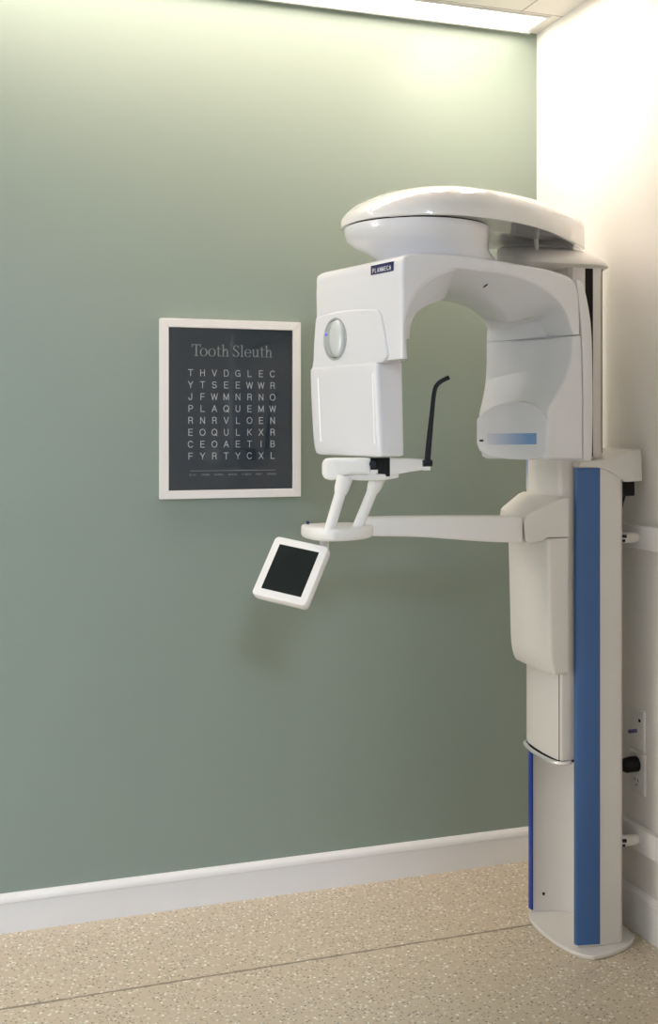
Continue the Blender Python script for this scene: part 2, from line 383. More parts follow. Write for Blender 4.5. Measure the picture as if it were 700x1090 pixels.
gx0, gx1 = pu(201.8), pu(288.7)
def arc(cx, cy, rx, ry, a0, a1, n=14):
    return [(cx+rx*math.cos(math.radians(a0+(a1-a0)*k/n)), cy+ry*math.sin(math.radians(a0+(a1-a0)*k/n))) for k in range(n+1)]
# plain upright capitals, pen strokes in a box 1 high, centred on x = 0
GLY = {
 'A': [[(-.40, 0), (0, 1), (.40, 0)], [(-.25, .33), (.25, .33)]],
 'B': [[(-.32, 0), (-.32, 1)], [(-.32, 1), (.06, 1)]+arc(.06, .76, .24, .24, 90, -90)+[(-.32, .52)], [(-.32, .52), (.08, .52)]+arc(.08, .26, .26, .26, 90, -90)+[(-.32, 0)]],
 'C': [arc(0, .5, .42, .5, 38, 322, 24)],
 'D': [[(-.34, 0), (-.34, 1), (0, 1)]+arc(0, .5, .38, .5, 90, -90, 20)+[(-.34, 0)]],
 'E': [[(.32, 1), (-.32, 1), (-.32, 0), (.33, 0)], [(-.32, .52), (.26, .52)]],
 'F': [[(.32, 1), (-.30, 1), (-.30, 0)], [(-.30, .50), (.24, .50)]],
 'G': [arc(0, .5, .42, .5, 42, 325, 24), [(.36, 0), (.39, .46), (.04, .46)]],
 'H': [[(-.34, 0), (-.34, 1)], [(.34, 0), (.34, 1)], [(-.34, .52), (.34, .52)]],
 'I': [[(0, 0), (0, 1)]],
 'J': [[(.20, 1), (.20, .26)]+arc(-.06, .26, .26, .26, 0, -180, 14)+[(-.32, .33)]],
 'K': [[(-.32, 0), (-.32, 1)], [(.33, 1), (-.32, .36)], [(-.10, .58), (.36, 0)]],
 'L': [[(-.28, 1), (-.28, 0), (.32, 0)]],
 'M': [[(-.42, 0), (-.42, 1), (0, .06), (.42, 1), (.42, 0)]],
 'N': [[(-.35, 0), (-.35, 1), (.35, 0), (.35, 1)]],
 'O': [arc(0, .5, .45, .5, 0, 360, 30)],
 'P': [[(-.30, 0), (-.30, 1), (.08, 1)]+arc(.08, .73, .27, .27, 90, -90)+[(-.30, .46)]],
 'Q': [arc(0, .5, .45, .5, 0, 360, 30), [(.10, .26), (.44, -.05)]],
 'R': [[(-.32, 0), (-.32, 1), (.08, 1)]+arc(.08, .75, .25, .25, 90, -90)+[(-.32, .50)], [(.10, .50)]+[(.30, .38), (.31, .10), (.36, 0)]],
 'S': [arc(0, .745, .32, .255, 20, 250, 16)+arc(0, .255, .35, .255, 75, -160, 16)],
 'T': [[(-.38, 1), (.38, 1)], [(0, 1), (0, 0)]],
 'U': [[(-.34, 1), (-.34, .34)]+arc(0, .34, .34, .34, 180, 360, 16)+[(.34, 1)]],
 'V': [[(-.38, 1), (0, 0), (.38, 1)]],
 'W': [[(-.54, 1), (-.29, 0), (0, .96), (.29, 0), (.54, 1)]],
 'X': [[(-.37, 1), (.37, 0)], [(.37, 1), (-.37, 0)]],
 'Y': [[(-.38, 1), (0, .44), (.38, 1)], [(0, .44), (0, 0)]],
}
def draw(bm, ch, cx, z0, h, wt, wide=1.0, org=None, ux=V(1, 0, 0), nrm=V(0, -1, 0), th=.0005):
    org = org if org is not None else V(0, YP, 0)
    for st in GLY[ch]:
        for i, (p, q) in enumerate(zip(st, st[1:])):
            p = Vector((p[0]*wide, p[1])); q = Vector((q[0]*wide, q[1])); d = (q-p).normalized()*wt/2; n = Vector((-d.y, d.x))
            pts = [p-d*.9+n, p-d*.9-n, q+d*.9-n, q+d*.9+n]
            extrude_pts([org+ux*(cx+a.x*h)+V(0, 0, z0+a.y*h) for a in pts], nrm*(th+.00002*(i % 3)), bm)
bm = bmesh.new()
for r, row in enumerate(rows):
    z = 1.5620-r*.03505
    for c, ch in enumerate(row): draw(bm, ch, gx0+(gx1-gx0)*c/7, z, .0180, .125, .94)
link_bm('letter_grid', bm, 'ink', pr, smooth=0)
bm = bmesh.new()
words = ['BITE', 'CROWN', 'ENAMEL', 'MOLAR', 'PLAQUE', 'ROOT', 'VENEER']
for k, wd in enumerate(words):
    wx = [204, 217.5, 232, 246.5, 261, 274.5, 287.5][k]
    for j, ch in enumerate(wd): draw(bm, ch, pu(wx)+(j-(len(wd)-1)/2)*.0052, 1.2680, .0046, .13, .8)
link_bm('word_list', bm, 'ink_dim', pr, smooth=0)
link_bm('rule_line', box_bm(pu(200.8), pu(291.9), YP-.0005, YP, 1.2815, 1.2826), 'ink_dim', pr, smooth=0)
# serif title drawn stroke by stroke; unit = x-height 1
def serif_title():
    bm = bmesh.new(); ox, oz, u, wk = pu(203), 1.6205, .0228, 1.10
    cur = [0.0]
    def P(x, z): return (ox+(cur[0]+x)*u*wk, YP, oz+z*u)
    def poly(pts): extrude_pts([P(*p) for p in pts], (0, -.0006, 0), bm)
    def rect(x0, x1, z0, z1): poly([(x0, z0), (x1, z0), (x1, z1), (x0, z1)])
    def ringe(cx, cz, ax, az, bx, bz, a0=0, a1=360, n=28):
        """band between an outer and an inner ellipse, so the sides are thick and the ends thin"""
        for k in range(n):
            t0 = math.radians(a0+(a1-a0)*k/n); t1 = math.radians(a0+(a1-a0)*(k+1)/n)
            poly([(cx+ax*math.cos(t0), cz+az*math.sin(t0)), (cx+ax*math.cos(t1), cz+az*math.sin(t1)), (cx+bx*math.cos(t1), cz+bz*math.sin(t1)), (cx+bx*math.cos(t0), cz+bz*math.sin(t0))])
    def T():
        rect(.46, .62, .04, 1.45); rect(.28, .80, 0, .055); rect(.02, 1.06, 1.42, 1.49)
        poly([(.02, 1.12), (.055, 1.12), (.12, 1.43), (.02, 1.43)]); poly([(1.06, 1.12), (1.025, 1.12), (.96, 1.43), (1.06, 1.43)]); cur[0] += 1.08
    def O(): ringe(.46, .49, .45, .52, .30, .475); cur[0] += 1.0
    def t():
        rect(.16, .30, .12, 1.28); rect(0, .54, .93, .99); poly([(.16, 1.28), (.30, 1.28), (.30, 1.3), (.27, 1.3)])
        ringe(.36, .16, .20, .18, .07, .12, 180, 330, 12); cur[0] += .62
    def h():
        rect(.13, .27, 0, 1.5); rect(0, .42, 0, .05); poly([(0, 1.5), (.27, 1.56), (.27, 1.49), (0, 1.44)])
        ringe(.50, .64, .27, .36, .13, .28, 0, 180, 16); rect(.63, .77, 0, .66); rect(.50, .92, 0, .05); cur[0] += 1.02
    def S():
        ringe(.46, 1.12, .35, .385, .20, .33, 20, 245, 20); ringe(.46, .37, .38, .39, .22, .335, -160, 65, 20)
        poly([(.30, .86), (.42, .98), (.66, .66), (.56, .55)]); rect(.76, .80, 1.02, 1.46); rect(.07, .11, .02, .46); cur[0] += .98
    def l(): rect(.13, .27, 0, 1.5); rect(0, .42, 0, .05); poly([(0, 1.5), (.27, 1.56), (.27, 1.49), (0, 1.44)]); cur[0] += .48
    def e():
        ringe(.45, .49, .42, .52, .28, .475, 0, 325); rect(.14, .86, .50, .56); cur[0] += .94
    def U():
        rect(.12, .26, .30, .98); poly([(0, 1), (.26, 1), (.26, .95), (0, .95)]); ringe(.38, .33, .26, .35, .12, .28, 180, 340, 14)
        rect(.64, .78, 0, .98); rect(.5, .78, .95, 1.0); rect(.64, .92, 0, .05); cur[0] += 1.0
    T(); cur[0] -= .12; O(); O(); t(); h(); cur[0] += .28; S(); l(); e(); U(); t(); h()
    return bm
link_bm('poster_title', serif_title(), 'ink_dim', pr, smooth=0)

# ------------------------------------------------------------------ x-ray machine
xm = thing('panoramic_xray_machine', 'tall white dental panoramic x-ray machine with blue striped column beside the right wall', 'x-ray machine', (-.16, -.52, 0))

# base plate
bp = [onz(562, 974, .012), onz(566, 981, .012), onz(576, 991, .012), onz(590, 1002, .012), onz(606, 1011, .012), onz(620, 1016.5, .012), onz(632, 1018, .012), onz(648, 1014.5, .012), onz(664, 1008, .012), onz(673, 1002, .012), onz(676, 996, .012), V(-.035, -.575, 0), V(-.04, -.52, 0), V(-.045, -.40, 0), V(-.08, -.365, 0), V(-.23, -.365, 0)]
link_bm('base_plate', prism_bm(bp, 0.0, .012), 'ivory', xm, bevel=0.004)

# column: a deep channel, open towards the patient side
colp = [(-.234, -.628), (-.232, -.634), (-.172, -.6455), (-.105, -.645), (-.090, -.630), (-.085, -.60), (-.085, -.42), (-.10, -.385), (-.17, -.375), (-.230, -.380), (-.234, -.384),
        (-.234, -.392), (-.20, -.396), (-.155, -.412), (-.125, -.445), (-.115, -.50), (-.125, -.56), (-.15, -.595), (-.19, -.612), (-.225, -.616), (-.234, -.622)]
ZC = 1.302
colm = link_bm('column', prism_bm(colp, .012, ZC), 'ivory', xm, smooth=40, bevel=0.0015)
nb = [(-.2375, -.624), (-.2385, -.632), (-.234, -.638), (-.1725, -.6495), (-.1715, -.6455), (-.232, -.6345), (-.2345, -.628), (-.2345, -.624)]
link_bm('blue_side_strip', prism_bm(nb, .020, ZC-.001), 'blue', colm, smooth=50)
fb = [(-.2345, -.379), (-.2345, -.397), (-.2395, -.397), (-.2405, -.390), (-.2395, -.379)]
link_bm('blue_edge_strip', prism_bm(fb, .020, ZC-.02), 'blue_dark', colm, smooth=50)
c = onz(573, 963, .05)
bm = tube_bm([(-.2015, -.3965, .062), (-.200, -.3995, .062)], .0042)
link_bm('cable_hole', bm, 'black', colm)

# hooded bracket from the column head to the wall
prf = [(-.237, 1.303), (-.237, 1.314), (-.228, 1.318), (-.17, 1.322), (-.12, 1.330), (-.0737, 1.346), (-.030, 1.350), (-.024, 1.336), (-.020, 1.262), (-.093, 1.262), (-.105, 1.270), (-.125, 1.283), (-.150, 1.294), (-.172, 1.300), (-.19, 1.303)]
def hoodring(y, k):
    out = []
    for x, z in prf: out.append(Vector((x, y, z)))
    return out
rings = []
prfr = []
for y in (-.651, -.375):
    r = []
    for x, z in prf: r.append(Vector((x, y+(.035*max(0, (x+.093)/.09) if y < -.5 else 0), z)))
    rings.append(r)
hd = link_bm('wall_hood', loft_bm(rings), 'ivory', xm, bevel=0.003)
link_bm('hood_plug', box_bm(-.088, -.048, -.628, -.585, 1.222, 1.262), 'black', hd, bevel=0.004)
bm = tube_bm(catmull([V(-.07, -.61, 1.225), V(-.082, -.61, 1.18), V(-.088, -.605, 1.10), V(-.080, -.58, .9)], 6), .004, 10)
link_bm('hood_cable', bm, 'black', hd)
for z in (1.105, .268):
    wb = link_bm('wall_bracket', tube_bm([(-.088, -.60, z), (-.034, -.60, z), (-.0225, -.60, z)], [.0155, .0155, .0125], 24), 'ivory', xm)
    bm = tube_bm([(-.0865, -.6085, z+.006), (-.068, -.6165, z+.006)], .0048, 12); tube_bm([(-.0865, -.6085, z-.006), (-.072, -.6165, z-.006)], .004, 12, bm)
    link_bm('bracket_screws', bm, 'black', wb)

# telescopic inner column with its curved front panel
fr = [(-.258, -.400), (-.268, -.430), (-.275, -.480), (-.279, -.53), (-.279, -.575), (-.276, -.606), (-.268, -.6145), (-.245, -.618), (-.20, -.606), (-.16, -.58), (-.15, -.52), (-.16, -.46), (-.20, -.405)]
ip = link_bm('inner_column', prism_bm(fr, .512, 1.355), 'ivory', xm, smooth=40, bevel=0.002)
# groove between front panel and its side
link_bm('panel_groove', prism_bm([(-.2755, -.6055), (-.2735, -.6095), (-.2700, -.6080), (-.2735, -.6045)], .512, .748), 'black', ip, smooth=0)
link_bm('blue_inlay', prism_bm([(-.2590, -.4040), (-.2655, -.4250), (-.2672, -.4245), (-.2608, -.4030)], 1.235, 1.345), 'inlay', ip, smooth=0)
lip = catmull([V(-.250, -.388, .506), V(-.268, -.410, .506), V(-.284, -.470, .506), V(-.289, -.53, .506), V(-.288, -.58, .506), V(-.279, -.612, .506), V(-.258, -.621, .506), V(-.243, -.615, .506)], 6)
link_bm('panel_lip', tube_bm(lip, .006, 12), 'silver', ip)
link_bm('lip_bracket', prism_bm([(-.252, -.405), (-.27, -.44), (-.277, -.53), (-.270, -.60), (-.20, -.60), (-.18, -.45)], .500, .512), 'black', ip, smooth=0)

# upper pillar (telescoping part above the column)
pp = [(-.235, -.585), (-.225, -.598), (-.205, -.602), (-.152, -.602), (-.136, -.597), (-.1265, -.588), (-.118, -.56), (-.105, -.50), (-.10, -.44), (-.12, -.40), (-.20, -.395), (-.235, -.42)]
pl = link_bm('upper_pillar', prism_bm(pp, 1.325, 1.862), 'ivory', xm, smooth=35, bevel=0.001)
link_bm('pillar_slot', box_bm(-.189, -.1655, -.6035, -.60, 1.33, 1.8435), 'black', pl, smooth=0)
pp2 = [(-.140, -.601), (-.134, -.5985), (-.1195, -.572), (-.1225, -.57)]
link_bm('pillar_seam', prism_bm([(-.1338, -.5975), (-.1312, -.5955), (-.129, -.590), (-.1325, -.5925)], 1.34, 1.845), 'black', pl, smooth=0)

# pillar cap (domed)
def capring(z, y0, xl, xr, yb=-.40, r=.10):
    c = [V(xl, y0, z), V(xr, y0, z), V(xr, yb, z), V(xl, yb, z)]
    return ring_round(c, [.08, r, .08, .08], 8)
cap = link_bm('pillar_cap', loft_bm([capring(1.846, -.612, -.38, -.096), capring(1.852, -.620, -.38, -.088), capring(1.860, -.618, -.38, -.091), capring(1.876, -.598, -.38, -.098), capring(1.896, -.555, -.38, -.108), capring(1.911, -.505, -.37, -.118), capring(1.9165, -.478, -.36, -.122)]), 'ivory', xm, smooth=50)
link_bm('cap_filler', loft_bm([capring(1.9165, -.465, -.33, -.135, yb=-.41, r=.02), capring(1.958, -.465, -.33, -.135, yb=-.41, r=.02)]), 'shell', cap)
link_bm('cap_pin', tube_bm([(-.308, -.545, 1.895), (-.308, -.545, 1.95)], .0065, 12), 'lampframe', cap)

# top arm cover (large lens-shaped hood)
out = [(-.884, -.60), (-.862, -.70), (-.80, -.785), (-.72, -.824), (-.63, -.828), (-.50, -.79), (-.36, -.705), (-.235, -.595), (-.130, -.49), (-.100, -.45), (-.115, -.41), (-.17, -.39), (-.30, -.385), (-.50, -.395), (-.70, -.42), (-.82, -.475), (-.87, -.53)]
oc = catmull([V(x, y, 0) for x, y in out], 5, closed=True)
cc = V(-.56, -.575, 0)
def rise(p): return (p.x+.884)/.79     # 0 at the left end, 1 at the wall end
ZR = 1.919
rings = []
for (sx, h0, h1) in ((.93, .006, .006), (.985, 0, 0), (1.0, .003, .003), (1.0, .016, .055), (.994, .024, .072), (.975, .034, .083), (.93, .049, .092), (.85, .066, .098), (.74, .082, .101), (.60, .094, .101), (.42, .102, .105), (.22, .107, .107), (.05, .109, .109)):
    rr = []
    for p in oc:
        q = cc+(p-cc)*sx; k = max(0, min(1, rise(p)))**1.6; rr.append(V(q.x, q.y, ZR+h0*(1-k)+h1*k))
    rings.append(rr)
# hollow underside behind the neck
tc_ = link_bm('top_cover', loft_bm(rings), 'cover', xm, smooth=50)

# neck under the cover (rotates the arm)
nr = [None, ((-.697, -.622), .186, 1.916), ((-.697, -.622), .185, 1.902), ((-.694, -.622), .181, 1.886), ((-.684, -.624), .170, 1.872), ((-.668, -.627), .157, 1.859), ((-.650, -.630), .151, 1.843), ((-.634, -.632), .153, 1.825), ((-.620, -.633), .163, 1.80)]
nk = link_bm('neck', loft_bm([circle(c, r, z, 64) for c, r, z in nr[1:]]), 'shell', xm, smooth=50)
link_bm('neck_seam', loft_bm([circle((-.697, -.622), .1825, 1.9158, 64), circle((-.697, -.622), .1825, 1.9200, 64)]), 'black', nk)

# rotating arm, drawn in its own frame: s along the arm, t across it (away), z up
A0 = Q(428, HY, 2.68); A0.z = 0
CD = (FW*math.cos(math.radians(58))+RT*math.sin(math.radians(58)))
MD = (FW*math.cos(math.radians(32))-RT*math.sin(math.radians(32)))
def W(s, t, z): return A0+CD*s+MD*t+Vector((0, 0, z))
def cs(px, py, t):
    k = (px-350)/FPX; rel = A0-CAM
    lat = rel.dot(RT)+t*MD.dot(RT); d = rel.dot(FW)+t*MD.dot(FW)
    s = (k*d-lat)/(CD.dot(RT)-k*CD.dot(FW)); d2 = d+s*CD.dot(FW)
    return s, CAM.z+(HY-py)/FPX*d2
def C3(px, py, t):
    s, z = cs(px, py, t); return W(s, t, z)
def zf(py): return cs(428, py, 0)[1]
TB = .405
S = []
def sect(OF, IF, IM, IB, OB): S.append([OF, IF, IM, IB, OB])
zA = zf(382)
sect(W(0, 0, zA), W(.014, 0, zA), W(.053, .05, zA), W(.053, .36, zA), W(0, TB, zA))
z = zf(350); sect(W(0, 0, z), C3(430.5, 350, 0), C3(435, 350, .045), W(.058, .36, z), W(0, TB, z))
z = zf(318); sect(W(0, 0, z), C3(436, 322, 0), C3(440, 334, .05), W(.075, .35, z-.015), W(0, TB, z))
z = zf(288); sect(W(0, 0, z), C3(447, 304, 0), C3(452, 324, .06), W(.11, .33, zf(318)), W(0, TB, z))
z = zf(271); sect(W(.012, 0, z), C3(462, 293, 0), C3(467, 320, .08), W(.16, .32, zf(309)), W(.012, TB, z))
top = lambda px, py: cs(px, py, 0)
def tb(px, py, t): s, z = cs(px, py, 0); return W(s, t, z)
sect(C3(462, 269.5, 0), C3(483, 285.5, 0), C3(478, 309, .12), C3(436, 327, .30), tb(462, 269.5, .39))
n_left = len(S)
sect(C3(500, 272, 0), C3(509, 288, 0), C3(503, 315, .13), C3(462, 321, .30), tb(500, 272, .37))
sect(C3(548, 280, 0), C3(548, 294, 0), C3(526, 330, .14), C3(490, 325, .29), tb(548, 280, .35))
sect(C3(590, 288.5, 0), C3(580, 308, 0), C3(543, 345, .15), C3(508, 336, .29), tb(590, 288.5, .31))
sect(C3(612, 300, 0), C3(600, 328, 0), C3(562, 352, .14), C3(516, 350, .29), tb(600, 300, .29))
sect(C3(616.5, 330, 0), C3(608, 350, 0), C3(573, 357, .14), C3(518.5, 360, .29), tb(596, 330, .29))
seam = [C3(618, 356, 0), C3(610.5, 356.5, 0), C3(578, 358, .14), C3(519, 366, .29), tb(594, 356, .29)]
S.append(seam)
RAD = [.010, .005, .03, .02, .03]
def dish(sec, k, f=.45): sec[2] = sec[1].lerp(sec[3], f)+CD*k
for q, k in ((S[-1], .020), (S[-2], .024), (S[-3], .028)): dish(q, k)
arm = link_bm('rotating_arm', stations(S, RAD, 6, 4, soft=(.004, .0015)), 'shell', xm, smooth=55)
LN = []
for i, (px, py, qx, qy, tt) in enumerate(((430.5, 360, 435.0, 360, .045), (432, 338, 436.5, 346, .048), (438, 320, 442, 333, .052), (449, 304.5, 453, 324.5, .06), (463, 294, 464, 320, .08), (477, 288.5, 472, 316, .10), (484, 286.5, 476, 311, .115))):
    a = C3(px, py, .004); b = C3(qx, qy, tt); n = (b-a).cross(CD).normalized(); up = (C3(445, 270, 0)-a)
    dn = (C3(470, 400, .1)-a).normalized()
    LN.append([a-dn*.004, a+dn*.003, b+dn*.004, b-dn*.004])
link_bm('arch_liner', stations(LN, [.001, .0025, .0025, .001], 5, 3, soft=(.001, .001)), 'shell', arm, smooth=55)
# lower leg with the sensor head
g = V(0, 0, -.0024)
S = [[p+g for p in seam]]
S.append([C3(619, 378, 0), C3(609.5, 378, 0), C3(581, 380, .14), C3(519, 382, .29), tb(594, 378, .29)])
S.append([C3(619.5, 400, 0), C3(603, 400, 0), C3(573, 401, .13), C3(517, 402, .29), tb(594, 400, .29)])
S.append([C3(620, 420, 0), C3(593, 420, 0), C3(561, 422, .13), C3(512, 424, .29), tb(594, 420, .29)])
S.append([C3(620, 434, 0), C3(585.5, 434, 0), C3(550, 437, .13), C3(508, 438, .29), tb(594, 434, .29)])
S.append([C3(620, 450, 0), C3(583, 450, 0), C3(545, 452, .13), C3(507, 450, .29), tb(594, 450, .29)])
S.append([C3(620, 470, 0), C3(582, 470, 0), C3(543, 470, .13), C3(507, 468, .29), tb(594, 470, .29)])
S.append([C3(620, 491, 0), C3(583, 489.5, 0), C3(548, 489, .13), C3(512, 488, .29), tb(594, 489, .29)])
for q, k in zip(S, (.020, .021, .022, .020, .008, .006, .006, .006)): dish(q, k)
sh = link_bm('sensor_head', stations(S, [.004, .012, .03, .02, .03], 6, 4, soft=(.0015, .014)), 'shell', xm, smooth=55)
# sensor cover: raised front of the head
sA, zA1 = cs(583, 460, 0.006)
def SC(px, py, off=0.0):     # inner face plane of the sensor head, between front edge and back edge
    kx = (px-506)/(583-506); s0, _ = cs(583, py, .004); s1, _ = cs(506, py, .285)
    # intersect the view line with the plane through the two upright edges
    p0, p1 = W(s0, .004, 0), W(s1, .285, 0)
    n = (p1-p0).cross(Vector((0, 0, 1))).normalized()
    if n.dot(FW) > 0: n = -n
    ray = FW+RT*((px-350)/FPX); q = p0+n*(.004+off)
    d = (q-CAM).dot(n)/ray.dot(n)
    return Q(px, py, d), n
op = [(506.5, 446), (514, 438), (524, 431.5), (536, 428), (549, 427), (562, 429), (573, 434.5), (582.5, 446), (582.5, 483), (577, 487.5), (560, 489.5), (540, 489), (520, 486.5), (509.5, 480), (506.5, 472)]
pts = [SC(*p)[0] for p in op]; nS = SC(540, 460)[1]
scv = link_bm('sensor_cover', extrude_pts(pts, -nS*.03), 'shell', sh, smooth=30, bevel=.005)
lab = [SC(518, 461.5, .0008)[0], SC(570.5, 461, .0008)[0], SC(570.5, 473, .0008)[0], SC(518, 473.5, .0008)[0]]
link_bm('blue_fade_label', extrude_pts(lab, -nS*.002), 'label', sh, smooth=0)
sl = [SC(510, 468, .0008)[0], SC(514, 468, .0008)[0], SC(514, 470, .0008)[0], SC(510, 470, .0008)[0]]
link_bm('small_slot', extrude_pts(sl, -nS*.002), 'black', sh, smooth=0)
# outer cover strip of the arm's right leg
def strip_sec(pl, pr, py, t=.075): return [C3(pl, py, -.001), C3(pr, py, .006), W(cs(pr, py, .006)[0]-.02, t, cs(pr, py, 0)[1]), W(cs(pl, py, -.001)[0], t, cs(pl, py, 0)[1])]
S = [strip_sec(613.0, 618.5, 298), strip_sec(614.2, 622.5, 305), strip_sec(616.5, 627, 325), strip_sec(619, 630.5, 352), strip_sec(620.5, 631.8, 400), strip_sec(621, 632, 450), strip_sec(621, 631, 491)]
link_bm('arm_edge_cover', stations(S, [.003, .010, .01, .003], 5, 4, soft=(.004, .006)), 'shell', arm, smooth=55)
# small dark notch under the arch
link_bm('notch', tube_bm([C3(514.5, 304, .045)+V(0, 0, -.004), C3(518.5, 301, .045)+V(0, 0, -.004)], .002, 8), 'black', arm)
# maker's badge
def OUT(px, py, off):       # outer end face of the arm: plane s = -off
    k = (px-350)/FPX; p0 = A0-CD*off; rel = p0-CAM
    # solve for t
    t = (k*rel.dot(FW)-rel.dot(RT))/(MD.dot(RT)-k*MD.dot(FW)); d = rel.dot(FW)+t*MD.dot(FW)
    return t, CAM.z+(HY-py)/FPX*d
t0, zb = OUT(395, 287, 0); t1, zc = OUT(418.5, 283, 0)
bdg = [W(-.0012, t0, OUT(395, 293, 0)[1]), W(-.0012, t1, OUT(418.5, 288.5, 0)[1]), W(-.0012, t1, OUT(418.5, 279, 0)[1]), W(-.0012, t0, OUT(395, 283.5, 0)[1])]
zlo = OUT(395, 293, 0)[1]; zhi = OUT(395, 283.2, 0)[1]
bdg = [W(-.0015, t0, zlo), W(-.0015, t1, zlo), W(-.0015, t1, zhi), W(-.0015, t0, zhi)]
link_bm('badge', extrude_pts(bdg, CD*.004), 'navy', arm, smooth=0)
bm = bmesh.new(); bw = abs(t0-t1)
for j, ch in enumerate('PLANMECA'): draw(bm, ch, bw*(.12+.76*j/7), zlo+.0042, .0100, .13, .78, org=W(-.0016, t0, 0), ux=-MD, nrm=-CD)
link_bm('badge_lettering', bm, 'ink', arm, smooth=0)

# tube head at the left end
TH = []
s_in = .070
def thr(z, s0, s1, t0, t1): return [W(s0, t0, z), W(s1, t0, z), W(s1, t1, z), W(s0, t1, z)]
tA = OUT(405, 420, 0)[0]; tBk = OUT(332.5, 420, 0)[0]
z_bot = OUT(405, 486.5, 0)[1]; z_cr = OUT(403, 388, 0)[1]
th_st = [thr(z_bot, .002, s_in, tA-.002, tBk-.006), thr(z_bot+.03, -.004, s_in, tA-.003, tBk-.002), thr((z_bot+z_cr)/2, -.007, s_in, tA, tBk+.004), thr(z_cr-.01, -.010, s_in, tA+.004, tBk+.006), thr(z_cr+.006, -.006, s_in, tA+.006, tBk+.004), thr(zA+.03, -.004, .05, tA+.004, tBk-.002)]
th = link_bm('tube_head', stations(th_st, [.014, .012, .02, .02], 5, 5, soft=(.012, .002)), 'shell', xm, smooth=55)
# face plate that runs up over the arm end, with its slanted edge
def FP(px, py): t, z = OUT(px, py, .006); return W(-.006, t, z)
fpo = [FP(335.5, 338), FP(345, 334.5), FP(358, 331.5), FP(372, 330), (FP(388, 329)), FP(398, 329), FP(402.5, 331.5), FP(405, 337), FP(408.5, 356), FP(412, 379), FP(406.5, 386), FP(332.5, 394), FP(333.5, 365)]
link_bm('tube_face_plate', extrude_pts(fpo, CD*.02), 'shell', th, smooth=30, bevel=.0045)
# shallow ribs of the recessed face
for p in (((338.5, 402), (341, 470)), ((396.5, 397), (398, 472))):
    a = OUT(*p[0], .0085); b = OUT(*p[1], .006)
    link_bm('face_rib', tube_bm([W(-.0075, a[0], a[1]), W(-.0055, (a[0]+b[0])/2, (a[1]+b[1])/2), W(-.003, b[0], b[1])], [.004, .003, .004], 10), 'shell', th)
# round knob
tk, zk = OUT(356.5, 361, .006); rk = .0525
def disc(rings_, name, m, par):
    return link_bm(name, loft_bm([[W(-s, tk+r*math.cos(2*PI*i/56)+dt, zk+r*math.sin(2*PI*i/56)) for i in range(56)] for s, r, dt in rings_]), m, par, smooth=50)
def disc(rings_, name, m, par):      # rings: height above the plate, radius, sideways shift, sideways squeeze
    return link_bm(name, loft_bm([[W(-s, tk+dt+r*q*math.cos(2*PI*i/56), zk+r*math.sin(2*PI*i/56)) for i in range(56)] for s, r, dt, q in rings_]), m, par, smooth=50)
disc([(.004, rk+.002, 0, 1), (.0072, rk+.002, 0, 1), (.0082, rk-.001, 0, 1), (.0070, rk-.003, 0, 1), (.005, rk-.006, 0, 1)], 'knob_bezel', 'bezel', th)
disc([(.0055, rk-.0045, 0, 1), (.0079, rk-.0045, 0, 1)], 'knob_shadow_gap', 'black', th)
disc([(.0060, rk-.0062, .0, 1), (.0088, rk-.0062, .0, 1)], 'knob_well', 'bezel', th)
disc([(.006, rk-.006, -.016, .70), (.012, rk-.005, -.016, .70), (.0155, rk-.007, -.016, .69), (.0180, rk-.013, -.016, .66), (.0195, rk-.025, -.016, .6), (.0200, rk-.040, -.016, .5)], 'knob', 'knob', th)
link_bm('indicator_light', tube_bm([W(-.0085, tk+rk*.72, zk+.014), W(-.0105, tk+rk*.72, zk+.014)], .0036, 12), 'led', th)

# ---- patient support
def onY(px, py, y): a = FW+RT*((px-350)/FPX); return Q(px, py, (y-CAM.y)/a.y)
yn, yf = -.640, -.42
# carriage cover
def cb(z, xf, xb=-.262, y0=yn, y1=-.404, bul=.012):
    return [V(xf, y0, z), V(xf-bul, (y0+y1)/2, z), V(xf+.004, y1, z), V(xb, y1, z), V(xb, y0, z)]
z0 = .746
st = [cb(z0+.004, -.304, bul=.010), cb(z0+.05, -.316), cb(.90, -.320), cb(1.02, -.323), cb(1.115, -.326)]
cc2 = link_bm('carriage_cover', stations(st, [.010, .12, .012, .005, .006], 4, 6, soft=(.008, .001)), 'ivory', xm, smooth=40)
# head block of the carriage: extruded profile in x-z
hp = [(-.262, 1.117), (-.262, 1.222), (-.275, 1.2225), (-.30, 1.217), (-.385, 1.180), (-.394, 1.174), (-.398, 1.162), (-.394, 1.112), (-.386, 1.104), (-.372, 1.104), (-.34, 1.108), (-.33, 1.117)]
bm = loft_bm([[V(-.262+(x+.262)*k, y, z+(.0 if k == 1 else .004 if z > 1.13 else 0)) for x, z in hp] for y, k in ((yn-.002, 1), (-.56, .93), (-.48, .80), (-.402, .60))])
link_bm('carriage_head', bm, 'ivory', xm, smooth=30, bevel=.004)
# support arm, a beam that tapers towards the plate
def arm_sec(x, y0, y1, z0, z1): return [V(x, y0, z0), V(x, y0, z1), V(x, y1, z1), V(x, y1, z0)]
def axp(px, y): a = FW+RT*((px-350)/FPX); return CAM.x+a.x*(y-CAM.y)/a.y
st = []
for px, yt, yb, yy in ((556, 550.5, 578, -.643), (520, 550.5, 577, -.642), (485, 550.6, 574.5, -.641), (450, 550.8, 572, -.64), (420, 551.2, 571.2, -.637), (400, 552, 571, -.634), (393, 554, 570.5, -.630)):
    p = onY(px, yt, yy); q = onY(px, yb, yy); st.append(arm_sec(p.x, yy, yy+.075, q.z, p.z))
link_bm('support_arm', stations(st, [.007, .007, .007, .007], 4, 4, soft=(.003, .004)), 'support', xm, smooth=50)
